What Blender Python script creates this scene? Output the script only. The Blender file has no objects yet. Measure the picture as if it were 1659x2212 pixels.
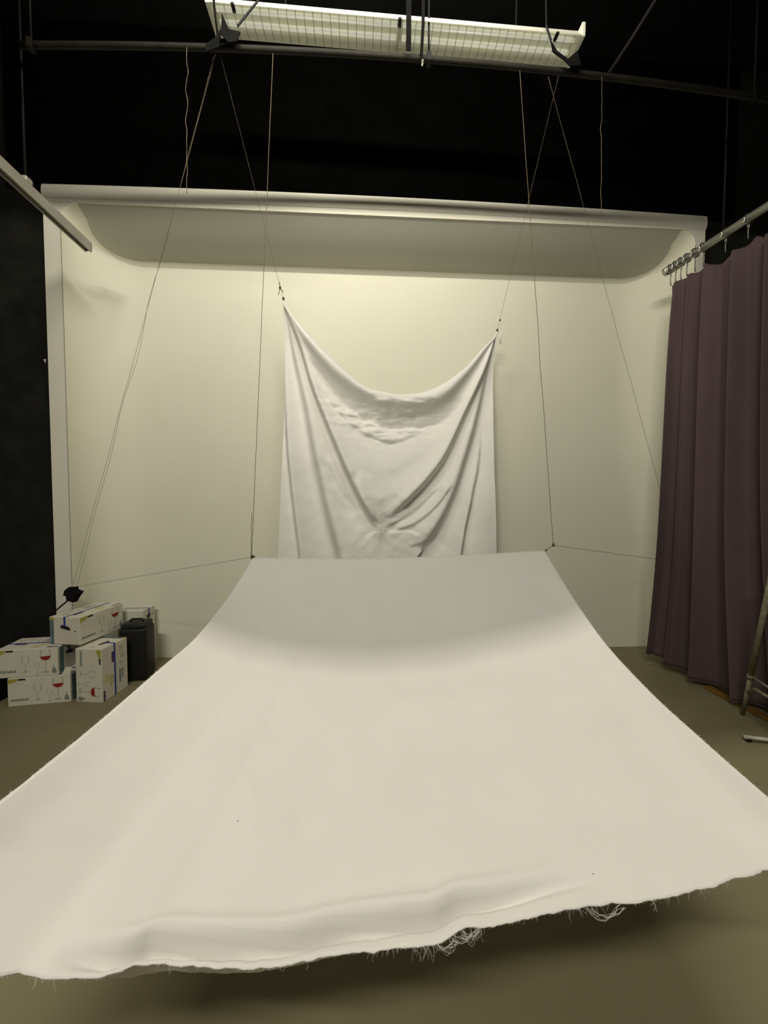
import bpy, bmesh, math, random
import numpy as np
from mathutils import Vector, Matrix, noise
random.seed(7)
S = bpy.context.scene
COL = S.collection

# ------------------------------------------------------------------ camera
YAW, PITCH, ROLL = 0.06003563, -0.03963269, 0.00080224
fw = Vector((math.sin(YAW)*math.cos(PITCH), math.cos(YAW)*math.cos(PITCH), math.sin(PITCH)))
rt = Vector((math.cos(YAW), -math.sin(YAW), 0)); up = rt.cross(fw)
rt, up = rt*math.cos(ROLL)+up*math.sin(ROLL), up*math.cos(ROLL)-rt*math.sin(ROLL)
cam_data = bpy.data.cameras.new('camera'); cam = bpy.data.objects.new('camera', cam_data); COL.objects.link(cam)
cam.matrix_world = Matrix(((rt.x, up.x, -fw.x, 0), (rt.y, up.y, -fw.y, 0), (rt.z, up.z, -fw.z, 1.5), (0, 0, 0, 1)))
cam_data.sensor_fit = 'VERTICAL'; cam_data.sensor_height = 36.0; cam_data.lens = 36.0*831.0/2212.0
cam_data.clip_start = 0.02
S.camera = cam

# ------------------------------------------------------------------ world, lamps, exposure
W = bpy.data.worlds.new('World'); S.world = W; W.use_nodes = True
W.node_tree.nodes['Background'].inputs[0].default_value = (1.0, 0.95, 0.8, 1)
W.node_tree.nodes['Background'].inputs[1].default_value = 0.0
S.view_settings.view_transform = 'Standard'; S.view_settings.look = 'None'
S.view_settings.gamma = 1.0; S.view_settings.use_curve_mapping = False
S.view_settings.exposure = 0.0
WARM = (1.0, 0.945, 0.80)

def area(name, loc, aim, sx, sy, power, color=WARM, spread=math.pi):
    d = bpy.data.lights.new(name, 'AREA'); d.shape = 'RECTANGLE'; d.size = sx; d.size_y = sy
    d.energy = power; d.color = color; d.spread = spread
    o = bpy.data.objects.new(name, d); COL.objects.link(o); o.location = loc
    v = Vector(aim)-Vector(loc)
    o.rotation_euler = v.to_track_quat('-Z', 'Y').to_euler()
    return o
area('lamp_front_row', (-0.10, 1.52, 4.570), (-0.10, 3.65, 4.13), 2.1, 0.07, 52)
rear = area('lamp_rear_row', (0.30, 1.322, 4.70), (0.3, 1.065, 0.6), 1.9, 0.05, 76)
rear.rotation_euler.rotate_axis('Z', 0.10)
area('lamp_back_row', (-0.80, -1.70, 4.35), (-0.1, 2.6, 1.8), 1.8, 0.16, 132)

# ------------------------------------------------------------------ helpers
def lin(c):
    return tuple(((v/255)/12.92 if v/255 <= 0.04045 else ((v/255+0.055)/1.055)**2.4) for v in c)

def mat(name, color, rough=0.8, metal=0.0, spec=0.3, var=0.0, vscale=4.0, bump=0.0, bscale=60.0, color2=None, stretch=None, detail=4):
    m = bpy.data.materials.new(name); m.use_nodes = True
    nt = m.node_tree; b = nt.nodes['Principled BSDF']
    b.inputs['Roughness'].default_value = rough; b.inputs['Metallic'].default_value = metal
    b.inputs['Specular IOR Level'].default_value = spec
    b.inputs['Base Color'].default_value = (*color, 1)
    tc = nt.nodes.new('ShaderNodeTexCoord')
    src = tc.outputs['Object']
    if stretch:
        mp = nt.nodes.new('ShaderNodeMapping'); mp.inputs['Scale'].default_value = stretch
        nt.links.new(src, mp.inputs[0]); src = mp.outputs[0]
    if var > 0 or color2:
        n = nt.nodes.new('ShaderNodeTexNoise'); n.inputs['Scale'].default_value = vscale; n.inputs['Detail'].default_value = detail
        nt.links.new(src, n.inputs['Vector'])
        r = nt.nodes.new('ShaderNodeValToRGB'); nt.links.new(n.outputs['Fac'], r.inputs[0])
        c2 = color2 if color2 else tuple(v*(1-var) for v in color)
        r.color_ramp.elements[0].position = 0.35; r.color_ramp.elements[1].position = 0.65
        r.color_ramp.elements[0].color = (*c2, 1); r.color_ramp.elements[1].color = (*color, 1)
        nt.links.new(r.outputs[0], b.inputs['Base Color'])
    if bump > 0:
        n2 = nt.nodes.new('ShaderNodeTexNoise'); n2.inputs['Scale'].default_value = bscale; n2.inputs['Detail'].default_value = 3
        nt.links.new(src, n2.inputs['Vector'])
        bp = nt.nodes.new('ShaderNodeBump'); bp.inputs['Strength'].default_value = bump; bp.inputs['Distance'].default_value = 0.01
        nt.links.new(n2.outputs['Fac'], bp.inputs['Height']); nt.links.new(bp.outputs[0], b.inputs['Normal'])
    return m

M = {}
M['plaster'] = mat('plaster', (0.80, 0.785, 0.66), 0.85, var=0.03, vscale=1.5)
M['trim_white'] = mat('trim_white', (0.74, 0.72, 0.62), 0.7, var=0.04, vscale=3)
M['soffit'] = mat('soffit_shade', (0.50, 0.495, 0.42), 0.9, var=0.03, vscale=2)  # greyer than the plaster: shade under the soffit is put into the colour
M['black_wall'] = mat('black_wall', (0.019, 0.019, 0.0155), 0.9, spec=0.08, var=0.35, vscale=6, bump=0.2, bscale=30)
M['velvet'] = mat('black_velvet', (0.0022, 0.0022, 0.0018), 1.0, spec=0.0, var=0.3, vscale=6)
M['black_soft'] = mat('black_cloth', (0.007, 0.007, 0.006), 0.95, spec=0.1, var=0.3, vscale=9)
M['floor'] = mat('floor_paint', (0.240, 0.212, 0.124), 0.6, spec=0.25, color2=(0.205, 0.182, 0.106), vscale=1.6, bump=0.04, bscale=25, detail=6)
M['muslin'] = mat('white_muslin', (0.83, 0.81, 0.785), 0.92, spec=0.12, var=0.025, vscale=5, bump=0.07, bscale=260)
M['sheet'] = mat('white_sheet', (0.93, 0.915, 0.88), 0.9, spec=0.12, bump=0.10, bscale=90, stretch=(1, 1, 1))
for _k, _f in (('muslin', .24), ('sheet', .06)):
    _nt = M[_k].node_tree; _t = _nt.nodes.new('ShaderNodeBsdfTranslucent'); _t.inputs[0].default_value = (.86, .84, .79, 1)
    _x = _nt.nodes.new('ShaderNodeMixShader'); _x.inputs[0].default_value = _f
    _nt.links.new(_nt.nodes['Principled BSDF'].outputs[0], _x.inputs[1]); _nt.links.new(_t.outputs[0], _x.inputs[2])
    _nt.links.new(_x.outputs[0], _nt.nodes['Material Output'].inputs[0])
M['fray'] = mat('frayed_cotton', (0.82, 0.80, 0.77), 0.95, spec=0.1)
M['curtain'] = mat('plum_velvet', (0.118, 0.079, 0.083), 0.9, spec=0.12, color2=(0.085, 0.058, 0.060), vscale=3, bump=0.05, bscale=150, stretch=(1, 1, 0.2))
M['steel'] = mat('galvanised_steel', (0.58, 0.58, 0.52), 0.42, metal=0.75, spec=0.5, var=0.15, vscale=14)
M['chrome'] = mat('chrome', (0.88, 0.88, 0.82), 0.2, metal=1.0, spec=0.5)
M['zinc'] = mat('zinc_channel', (0.46, 0.44, 0.38), 0.5, metal=0.35, spec=0.4, var=0.12, vscale=9)
M['hook_white'] = mat('hook_steel', (0.20, 0.20, 0.18), 0.4, metal=0.5, spec=0.4)
M['jute'] = mat('jute_string', (0.215, 0.175, 0.105), 0.9, var=0.35, vscale=40)
M['jute_dark'] = mat('dark_string', (0.11, 0.085, 0.05), 0.9, var=0.3, vscale=40)
M['pipe'] = mat('rusty_pipe', (0.022, 0.018, 0.012), 0.7, metal=0.1, color2=(0.012, 0.010, 0.008), vscale=6)
M['dark_steel'] = mat('dark_steel', (0.010, 0.010, 0.009), 0.6, metal=0.3)
M['card'] = mat('white_carton', (0.68, 0.65, 0.555), 0.75, var=0.05, vscale=8)
M['p_grey'] = mat('print_grey', (0.40, 0.385, 0.31), 0.75)
M['p_lightgrey'] = mat('print_light_grey', (0.50, 0.485, 0.41), 0.75)
M['p_teal'] = mat('print_teal', (0.13, 0.22, 0.24), 0.7, var=0.3, vscale=40)
M['p_teal_pale'] = mat('print_pale_teal', (0.27, 0.31, 0.26), 0.7, var=0.3, vscale=60)
M['p_red'] = mat('print_wine_red', (0.27, 0.022, 0.016), 0.7)
M['p_yellow'] = mat('print_yellow', (0.42, 0.37, 0.075), 0.7)
M['p_paleyellow'] = mat('pale_yellow_tape', (0.62, 0.56, 0.30), 0.5)
M['p_black'] = mat('print_black', (0.02, 0.018, 0.018), 0.7)
M['p_violet'] = mat('print_violet', (0.10, 0.05, 0.10), 0.7)
M['strap'] = mat('blue_strap', (0.035, 0.065, 0.30), 0.5)
M['bin'] = mat('black_plastic', (0.011, 0.011, 0.010), 0.5, spec=0.35, var=0.2, vscale=12)
M['worn_metal'] = mat('worn_grey_metal', (0.30, 0.28, 0.20), 0.6, metal=0.1, color2=(0.19, 0.175, 0.12), vscale=30, detail=6)
M['wood'] = mat('varnished_wood', (0.22, 0.12, 0.025), 0.5, var=0.35, vscale=8, stretch=(8, 1, 8))
M['reflector'] = mat('white_enamel', (0.86, 0.86, 0.74), 0.35, spec=0.5)
M['tube_glass'] = mat('fluorescent_tube_glass', (0.9, 0.9, 0.84), 0.2, spec=0.6)
_b = M['tube_glass'].node_tree.nodes['Principled BSDF']; _b.inputs['Emission Color'].default_value = (1, .98, .78, 1); _b.inputs['Emission Strength'].default_value = 0.33
M['wire'] = mat('guard_wire', (0.40, 0.40, 0.34), 0.4, metal=0.6)
M['lint'] = mat('dark_lint', (0.12, 0.10, 0.08), 0.9)

_c = M['curtain'].node_tree.nodes['Principled BSDF']; _c.inputs['Sheen Weight'].default_value = .35; _c.inputs['Sheen Roughness'].default_value = .4; _c.inputs['Sheen Tint'].default_value = (.55, .42, .38, 1)
def mesh_obj(name, verts, faces, m=None, parent=None, smooth=False, loc=None):
    me = bpy.data.meshes.new(name); me.from_pydata([tuple(v) for v in verts], [], [tuple(f) for f in faces]); me.update()
    o = bpy.data.objects.new(name, me); COL.objects.link(o)
    if m is not None: me.materials.append(m)
    if parent is not None: o.parent = parent
    if loc is not None: o.location = loc
    if smooth: me.shade_smooth()
    return o

def empty(name, loc=(0, 0, 0)):
    o = bpy.data.objects.new(name, None); COL.objects.link(o); o.location = loc; o.empty_display_size = 0.1
    return o

def tag(o, label, cat, group=None, kind=None):
    o['label'] = label; o['category'] = cat
    if group: o['group'] = group
    if kind: o['kind'] = kind
    return o

def struct(o): o['kind'] = 'structure'; return o

class MB:
    def __init__(self): self.v = []; self.f = []
    def add(self, vs, fs):
        b = len(self.v); self.v += [tuple(v) for v in vs]; self.f += [tuple(i+b for i in f) for f in fs]; return self
    def box(self, c, s, R=None):
        hx, hy, hz = s[0]/2, s[1]/2, s[2]/2
        vs = [Vector((x, y, z)) for x in (-hx, hx) for y in (-hy, hy) for z in (-hz, hz)]
        if R is not None: vs = [R @ v for v in vs]
        c = Vector(c); vs = [v+c for v in vs]
        return self.add(vs, [(0, 1, 3, 2), (4, 6, 7, 5), (0, 4, 5, 1), (2, 3, 7, 6), (0, 2, 6, 4), (1, 5, 7, 3)])
    def bbox(self, a, b): return self.box([(a[i]+b[i])/2 for i in range(3)], [abs(b[i]-a[i]) for i in range(3)])
    def rbox(self, c, s, r, R=None, seg=3):
        bm = bmesh.new(); bmesh.ops.create_cube(bm, size=1.0)
        for v in bm.verts: v.co = Vector((v.co.x*s[0], v.co.y*s[1], v.co.z*s[2]))
        bmesh.ops.bevel(bm, geom=list(bm.edges), offset=r, segments=seg, affect='EDGES', profile=0.5)
        vs = [(R @ v.co if R is not None else v.co)+Vector(c) for v in bm.verts]
        bm.verts.index_update(); fs = [[v.index for v in f.verts] for f in bm.faces]; bm.free()
        return self.add(vs, fs)
    def tube(self, pts, r, n=8, cap=True):
        pts = [Vector(p) for p in pts]; N = len(pts)
        rs = r if isinstance(r, (list, tuple)) else [r]*N
        vs = []; fs = []; prev = None
        for i, p in enumerate(pts):
            t = (pts[min(i+1, N-1)]-pts[max(i-1, 0)]).normalized()
            if prev is None:
                a = Vector((0, 0, 1)) if abs(t.z) < 0.9 else Vector((1, 0, 0)); u = t.cross(a).normalized()
            else: u = (prev - t*prev.dot(t)).normalized()
            prev = u; w = t.cross(u)
            for k in range(n):
                an = 2*math.pi*k/n; vs.append(p+(u*math.cos(an)+w*math.sin(an))*rs[i])
        for i in range(N-1):
            for k in range(n):
                k2 = (k+1) % n; fs.append((i*n+k, i*n+k2, (i+1)*n+k2, (i+1)*n+k))
        if cap: fs.append(tuple(range(n-1, -1, -1))); fs.append(tuple((N-1)*n+k for k in range(n)))
        return self.add(vs, fs)
    def sphere(self, c, r, seg=10, rings=7, sc=(1, 1, 1), jitter=0, sd=0):
        rnd = random.Random(sd); vs = []; fs = []
        for i in range(rings+1):
            th = math.pi*i/rings
            for k in range(seg):
                ph = 2*math.pi*k/seg; rr = r*(1+jitter*(rnd.random()-.5) if 0 < i < rings else 1)
                vs.append((c[0]+rr*sc[0]*math.sin(th)*math.cos(ph), c[1]+rr*sc[1]*math.sin(th)*math.sin(ph), c[2]+rr*sc[2]*math.cos(th)))
        for i in range(rings):
            for k in range(seg):
                k2 = (k+1) % seg; fs.append((i*seg+k, i*seg+k2, (i+1)*seg+k2, (i+1)*seg+k))
        return self.add(vs, fs)
    def prism(self, prof, axis_pts):
        """profile = list of (a,b) offsets in (y,z); swept along axis_pts"""
        n = len(prof); vs = []; fs = []
        for p in axis_pts:
            for a, b in prof: vs.append((p[0], p[1]+a, p[2]+b))
        for i in range(len(axis_pts)-1):
            for k in range(n):
                k2 = (k+1) % n; fs.append((i*n+k, i*n+k2, (i+1)*n+k2, (i+1)*n+k))
        fs.append(tuple(range(n-1, -1, -1))); fs.append(tuple((len(axis_pts)-1)*n+k for k in range(n)))
        return self.add(vs, fs)
    def build(self, name, m, parent=None, smooth=False):
        o = mesh_obj(name, self.v, self.f, m, parent, smooth)
        bm = bmesh.new(); bm.from_mesh(o.data); bmesh.ops.recalc_face_normals(bm, faces=bm.faces); bm.to_mesh(o.data); bm.free()
        return o

def sharp(o, ang=40):
    bm = bmesh.new(); bm.from_mesh(o.data)
    for e in bm.edges:
        if len(e.link_faces) == 2 and e.calc_face_angle(0) > math.radians(ang): e.smooth = False
    bm.to_mesh(o.data); bm.free(); return o

def spline(pts, n):
    """Catmull-Rom through pts, resampled evenly by arc length"""
    P = np.array(pts, float); P = np.vstack([2*P[0]-P[1], P, 2*P[-1]-P[-2]]); out = []
    for i in range(1, len(P)-2):
        for t in np.linspace(0, 1, 24, endpoint=False):
            a, b, c, d = P[i-1:i+3]
            out.append(.5*((2*b)+(-a+c)*t+(2*a-5*b+4*c-d)*t*t+(-a+3*b-3*c+d)*t**3))
    out.append(P[-2]); out = np.array(out)
    s = np.r_[0, np.cumsum(np.linalg.norm(np.diff(out, axis=0), axis=1))]
    q = np.linspace(0, s[-1], n)
    return np.stack([np.interp(q, s, out[:, k]) for k in range(3)], 1)

# ================================================================== STRUCTURE
YF, YD = 3.22, 3.65            # front plane and back plane of the white alcove
XLI, XRI = -2.326, 2.868       # inner faces of its side walls
XLO, XRO = -2.452, 2.952       # outer faces
CEIL = 5.2
def soffit_z(y): return 3.587 + 0.198*max(0.0, (YD-y)/(YD-YF))**1.6

struct(MB().bbox((-3.6, -3.0, -0.12), (3.6, 4.0, 0.0)).build('floor', M['floor']))
struct(MB().bbox((-3.6, -3.0, CEIL), (3.6, 4.0, CEIL+0.1)).build('ceiling', M['black_soft']))
# black wall around the alcove: left of it, right of it, above it
wf = MB()
wf.bbox((-3.6, 3.30, 0), (XLO-0.001, 3.42, CEIL)); wf.bbox((XRO+0.001, 3.30, 0), (3.6, 3.42, CEIL)); wf.bbox((XLO-0.001, 3.30, 3.88), (XRO+0.001, 3.42, CEIL))
struct(wf.build('wall_front_black', M['black_wall']))
struct(MB().bbox((XLO-.3, 3.275, 3.93), (XRO+.3, 3.297, CEIL)).build('wall_front_drape', M['velvet']))
struct(MB().bbox((-3.72, -3.0, 0), (-3.6, 4.0, CEIL)).build('wall_left', M['black_wall']))
struct(MB().bbox((3.6, -3.0, 0), (3.72, 4.0, CEIL)).build('wall_right', M['black_wall']))
struct(MB().bbox((-3.72, -3.12, 0), (3.72, -3.0, CEIL)).build('wall_rear', M['black_wall']))
# unseen black beam, added above the sling to shade its far part (its lower edge cuts the rear lamp row off)
struct(MB().box((.25, 1.43, (4.0+CEIL)/2), (6.6, .04, CEIL-4.0), Matrix.Rotation(.10, 3, 'Z')).build('trim_added_beam', M['black_soft']))

# white alcove: one continuous skin = left wall, rounded corner, back wall, rounded corner, right wall, and soffit
def plan(z):
    """inner outline of the alcove at height z, from front left round the back to front right"""
    k = min(1.0, max(0.0, (z-0.3)/2.0)); k = k*k*(3-2*k)
    RL = 0.22+0.19*k; RR = 0.02+0.39*k
    pts = [(XLI, y) for y in np.linspace(YF, YD-RL, 5)][:-1]
    pts += [(XLI+RL-RL*math.cos(a), YD-RL+RL*math.sin(a)) for a in np.linspace(0, math.pi/2, 25)]
    pts += [(x, YD) for x in np.linspace(XLI+RL, XRI-RR, 31)[1:-1]]
    pts += [(XRI-RR+RR*math.sin(a), YD-RR+RR*math.cos(a)) for a in np.linspace(0, math.pi/2, 25)]
    pts += [(XRI, y) for y in np.linspace(YD-RR, YF, 5)][1:]
    return pts
rows = []
for z in np.linspace(0, 3.30, 34): rows.append([(x, y, z) for x, y in plan(z)])
NP = len(rows[0]); base = plan(3.3)
# inward normals of the plan outline
nrm = []
for i in range(NP):
    a = Vector(base[max(i-1, 0)]); b = Vector(base[min(i+1, NP-1)]); t = (b-a).normalized(); nrm.append(Vector((t.y, -t.x)))
fr = []
for i, (x, y) in enumerate(base):      # fillet between wall and soffit: wide at the front corners, tight along the back
    k = min(1, max(0, (YD-y)/0.30)); fr.append(0.022+0.105*k*k)
zt = [soffit_z(y) for x, y in base]
NFI = 8
rows.append([(x, y, zt[i]-fr[i]-0.04) for i, (x, y) in enumerate(base)])
for q in range(NFI+1):
    a = math.pi/2*q/NFI
    row = []
    for i, (x, y) in enumerate(base):
        off = fr[i]*(1-math.cos(a)); p = Vector((x, y))+nrm[i]*off
        yy = max(p.y, YF)
        row.append((p.x, yy, soffit_z(yy)-fr[i]+fr[i]*math.sin(a)))
    rows.append(row)
V = [p for r in rows for p in r]; F = []
for j in range(len(rows)-1):
    for i in range(NP-1): F.append((j*NP+i, j*NP+i+1, (j+1)*NP+i+1, (j+1)*NP+i))
alc = struct(mesh_obj('wall_alcove', V, F, M['plaster'], None, True))
gv, gf = [], []
for ci in (0, NP-1):
    b0 = len(gv); gv.append((base[ci][0], YF-.001, soffit_z(YF)+.02))
    col = [r[ci] for r in rows[-(NFI+2):]]
    gv += [(p[0], YF-.001, p[2]) for p in col]+[(col[-1][0], YF-.001, soffit_z(YF)+.02)]
    gf += [(b0, b0+k, b0+k+1) for k in range(1, len(col)+1)]
struct(mesh_obj('trim_corner_fillets', gv, gf, M['trim_white']))
# soffit: flat sloping panel inside the last row, front edge along the lip
last = rows[-1]; n0 = len(last)
sv = []; sf = []
K = 12
front = [(x, YF, soffit_z(YF)) for x in np.linspace(last[0][0], last[-1][0], n0)]
for k in range(K+1):
    for i in range(n0):
        a = Vector(last[i]); b = Vector(front[i]); p = a.lerp(b, k/K); sv.append((p.x, p.y, soffit_z(p.y)))
for k in range(K):
    for i in range(n0-1): sf.append((k*n0+i, k*n0+i+1, (k+1)*n0+i+1, (k+1)*n0+i))
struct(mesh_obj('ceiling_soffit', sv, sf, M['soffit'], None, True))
# outer shell of the alcove (thickness), front returns left and right
sh = MB()
sh.bbox((XLO, YF, 0), (XLI-.004, YD+0.12, 3.86)); sh.bbox((XRI+.004, YF, 0), (XRO, YD+0.12, 3.86))
sh.bbox((XLI-.005, YF, 0), (XLI, YF+.004, 3.80)); sh.bbox((XRI, YF, 0), (XRI+.005, YF+.004, 3.80))
struct(sh.build('trim_side_returns', M['trim_white']))
struct(MB().bbox((XLI, YD+0.02, 0), (XRI, YD+0.12, 3.86)).build('wall_back', M['plaster']))
# lip under the soffit and rounded nose above it, bowed a little like the real beam
xs = np.linspace(-2.45, 2.953, 40)
def bow(x): u = (x-0.25)/2.7; return 0.030*(1-u*u)
lip_axis = [(x, YF, 3.782) for x in xs]
struct(MB().prism([(-0.004, 0.0), (0.03, 0.0), (0.03, 0.08), (-0.004, 0.08)], lip_axis).build('trim_lip', M['trim_white']))
nose = [(-0.016*math.sin(a)-0.002, 0.055-0.055*math.cos(a)) for a in np.linspace(0, math.pi, 17)]+[(0.09, 0.11), (0.09, 0.0)]
no = MB().prism(nose, [(x, YF, 3.795+0.012*(-x)/2.7*0.4+bow(x)) for x in xs]).build('trim_nose', M['trim_white'], None, True); sharp(struct(no), 60)

# ================================================================== SLING (white muslin hung by its corners)
left = spline([(-.696, 2.50, 1.104), (-.70, 2.109, .981), (-.70, 1.688, .905), (-.70, 1.361, .900), (-.70, 1.025, .899), (-.705, .773, .905), (-.712, .60, .908), (-.715, .46, .91)], 241)
right = spline([(1.237, 2.505, 1.136), (1.20, 2.157, .969), (1.14, 1.735, .827), (1.07, 1.348, .780), (1.02, 1.061, .773), (1.0, .861, .761), (.985, .70, .755)], 241)
far = spline([(-.696, 2.5, 1.104), (-.299, 2.5, 1.095), (.182, 2.5, 1.094), (.675, 2.5, 1.111), (1.237, 2.505, 1.136)], 201)
near = spline([(-.715, .46, .91), (-.66, .52, .84), (-.554, .596, .765), (-.492, .603, .745), (-.411, .617, .721), (-.371, .639, .707), (-.285, .647, .689), (-.161, .656, .666),
               (-.063, .675, .656), (.006, .684, .649), (.091, .689, .645), (.143, .693, .644), (.20, .713, .644), (.296, .722, .643), (.446, .737, .65), (.635, .737, .662), (.816, .751, .679), (.886, .756, .685), (.945, .74, .71), (.985, .70, .755)], 201)
NU, NV = 201, 241
u = np.linspace(0, 1, NU)[:, None, None]; v = np.linspace(0, 1, NV)[None, :, None]
Lc, Rc = left[None, :, :], right[None, :, :]; Fc, Nc = far[:, None, :], near[:, None, :]
coons = (1-u)*Lc+u*Rc+(1-v)*Fc+v*Nc-((1-u)*(1-v)*far[0]+u*(1-v)*far[-1]+(1-u)*v*near[0]+u*v*near[-1])
uu = u[:, :, 0]; vv = v[:, :, 0]
sag = 0.105*np.sin(np.pi*uu)*np.exp(-((vv-0.36)/0.20)**2)*np.clip(vv/0.12, 0, 1)
sag += 0.03*np.sin(np.pi*uu)*np.exp(-((vv-0.7)/0.18)**2)
G = coons.copy(); G[:, :, 2] -= sag
# soft creases: diagonal drag lines out of the near left corner, short gathers near both sides
def crease(p, q, amp, w):
    p = np.array(p); q = np.array(q); d = q-p; L = np.linalg.norm(d); d /= L; n = np.array([-d[1], d[0]])
    rel = G[:, :, :2]-p; s = rel@d; t = rel@n
    win = np.clip(s/(0.25*L), 0, 1)*np.clip((L-s)/(0.45*L), 0, 1)
    G[:, :, 2] -= amp*np.exp(-(t/w)**2)*win
crease((-.74, .68), (-.36, .92), .005, .022); crease((-.73, .80), (-.42, 1.0), .003, .018)
rr = random.Random(3)
for k in range(46):
    x0 = rr.uniform(-.62, .95); y0 = rr.uniform(.85, 1.9)
    if abs(x0-.15) < .35 and rr.random() < .7: continue
    ln = rr.uniform(.06, .20); an = rr.uniform(-.35, .35)+(-.25 if x0 < 0 else .25)
    crease((x0, y0), (x0+ln*math.sin(an), y0+ln*math.cos(an)), rr.choice((-1, 1))*rr.uniform(.0008, .0022), rr.uniform(.004, .010))
nz = np.zeros((NU, NV))
for i in range(NU):
    for j in range(NV):
        x, y, z = G[i, j]
        nz[i, j] = 0.0035*noise.noise(Vector((x*3.1, y*3.1, 1.7)))+0.0012*noise.noise(Vector((x*11, y*11, 5.1)))
G[:, :, 2] += nz*np.clip(vv*8, 0, 1)*np.clip(uu*8, 0, 1)*np.clip((1-uu)*8, 0, 1)
# rolled hem near the frayed edge: a groove and a curled lip
dist = np.linalg.norm(G-G[:, -1:, :], axis=2)
xe = G[:, -1:, 0]
gm = np.clip((xe+.50)/.12, 0, 1)*np.clip((.52-xe)/.35, 0, 1)
gc = 0.028+0.020*np.clip((xe+.4)/.5, 0, 1)
G[:, :, 2] += gm*(-0.048*np.exp(-((dist-gc)/.012)**2)+0.014*np.exp(-((dist-gc-.030)/.018)**2)+0.006*np.exp(-(dist/.014)**2))
# ragged front edge
for i in range(NU):
    x = G[i, -1, 0]
    e = 0.006*noise.noise(Vector((x*22, 0, 3)))+0.003*noise.noise(Vector((x*70, 0, 9)))
    for j in range(NV-8, NV): G[i, j, 1] -= e*(j-(NV-9))/8
sverts = G.reshape(-1, 3); sfaces = []
for i in range(NU-1):
    for j in range(NV-1): sfaces.append((i*NV+j, i*NV+j+1, (i+1)*NV+j+1, (i+1)*NV+j))
sling = empty('fabric_sling', (0.2, 1.5, 0.7))
def local(vs, o): return np.asarray(vs)-np.array(o.location)
sl = mesh_obj('cloth', local(sverts, sling), [f[::-1] for f in sfaces], M['muslin'], sling, True)
md = sl.modifiers.new('thick', 'SOLIDIFY'); md.thickness = 0.0025; md.offset = 0
tag(sling, 'large white cotton sling hung by strings over the floor with frayed front edge', 'fabric sling')
# hem cord stitched along the far edge
MB().tube(local(far+np.array([0, 0.0, 0.001]), sling), 0.0035, 6).build('hem', M['muslin'], sling, True)
# frayed threads
fr_mb = MB()
edge = G[:, -1, :]
def fibre(p, length, r, droop, wild, rnd):
    pts = [Vector(p)]; d = Vector((rnd.uniform(-.7, .7)*wild, -rnd.uniform(.4, 1), rnd.uniform(-.8, .3))).normalized()
    n = 6
    for k in range(n):
        d = (d+Vector((rnd.uniform(-1, 1)*wild, rnd.uniform(-.5, .5)*wild, rnd.uniform(-.6, .4)*wild-droop))*0.5).normalized()
        pts.append(pts[-1]+d*length/n)
    fr_mb.tube(pts, r, 3, False)
rf = random.Random(11)
for k in range(1000):
    t = rf.random()*(NU-1); i = int(t); p = edge[i]*(1-(t-i))+edge[min(i+1, NU-1)]*(t-i)
    fibre(p+np.array([0, 0.002, rf.uniform(-.002, .002)]), rf.uniform(.0015, .0045), .0002, .2, .8, rf)
for xc, n, ln in ((-.50, 8, .018), (-.12, 6, .014), (.05, 14, .016), (.13, 16, .03), (.20, 14, .026), (.47, 16, .028), (.63, 8, .024), (.73, 6, .02), (-.33, 5, .015), (.33, 5, .012)):
    for k in range(n):
        x = xc+rf.gauss(0, .022); i = int(np.argmin(abs(edge[:, 0]-x))); fibre(edge[i], ln*rf.uniform(.3, .95), .00016, .4, 1.3, rf)
# tangled loops of loose yarn
for xc, w, h in ((.50, .040, .030), (.16, .022, .022), (.215, .020, .030), (.20, .03, .018)):
    i0 = int(np.argmin(abs(edge[:, 0]-xc))); c = Vector(edge[i0])
    for k in range(7):
        ww = w*rf.uniform(.6, 1.1); hh = h*rf.uniform(.4, 1.1)
        pts = [c+Vector((-ww+2*ww*s, -.004-.004*math.sin(s*9+k), -hh*math.sin(math.pi*s)+rf.uniform(-.002, .002))) for s in np.linspace(0, 1, 14)]
        fr_mb.tube(pts, .00028, 3, False)
# short fuzz along both sides
for side in (G[0], G[-1]):
    for k in range(500):
        j = rf.randrange(0, NV-1); p = side[j]; s = -1 if p[0] < 0 else 1
        q = Vector(p)+Vector((s*rf.uniform(.001, .005), rf.uniform(-.004, .004), rf.uniform(-.002, .004)))
        fr_mb.tube([p, q], .00018, 3, False)
ft = mesh_obj('frayed_threads', local(fr_mb.v, sling), fr_mb.f, M['fray'], sling, True); ft['kind'] = 'stuff'
# tiny specks of lint on the cloth
for (x, y) in ((-.30, .93), (.52, .80)):
    i, j = np.unravel_index(np.argmin((G[:, :, 0]-x)**2+(G[:, :, 1]-y)**2), (NU, NV))
    MB().sphere(local(G[i, j]+np.array([0, 0, .002]), sling), .0018, 6, 4, (1, .6, .5)).build('lint_speck', M['lint'], sling)

# ================================================================== HANGING SHEET
top = spline([(-.652, 0, 3.135), (-.61, 0, 3.08), (-.542, 0, 2.990), (-.466, 0, 2.896), (-.311, 0, 2.728), (-.076, 0, 2.523), (.060, 0, 2.430), (.203, 0, 2.392), (.403, 0, 2.376), (.646, 0, 2.440), (.889, 0, 2.605), (1.051, 0, 2.783), (1.150, 0, 2.88), (1.186, 0, 2.92)], 261)
CU, CV = 261, 300
zb = 0.34
X = np.zeros((CU, CV)); Z = np.zeros((CU, CV))
for i in range(CU):
    x0, _, z0 = top[i]; s = i/(CU-1)
    for j in range(CV):
        w = (j/(CV-1))
        z = z0+(zb-z0)*w
        xl = np.interp(z, [.3, .97, 1.79, 2.57, 3.135], [-.735, -.717, -.685, -.662, -.652]); xr = np.interp(z, [.3, 1.0, 1.8, 2.92], [1.235, 1.218, 1.195, 1.186])
        a = (x0-(-.652))/(1.186+.652)
        X[i, j] = xl+(xr-xl)*a; Z[i, j] = z
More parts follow.
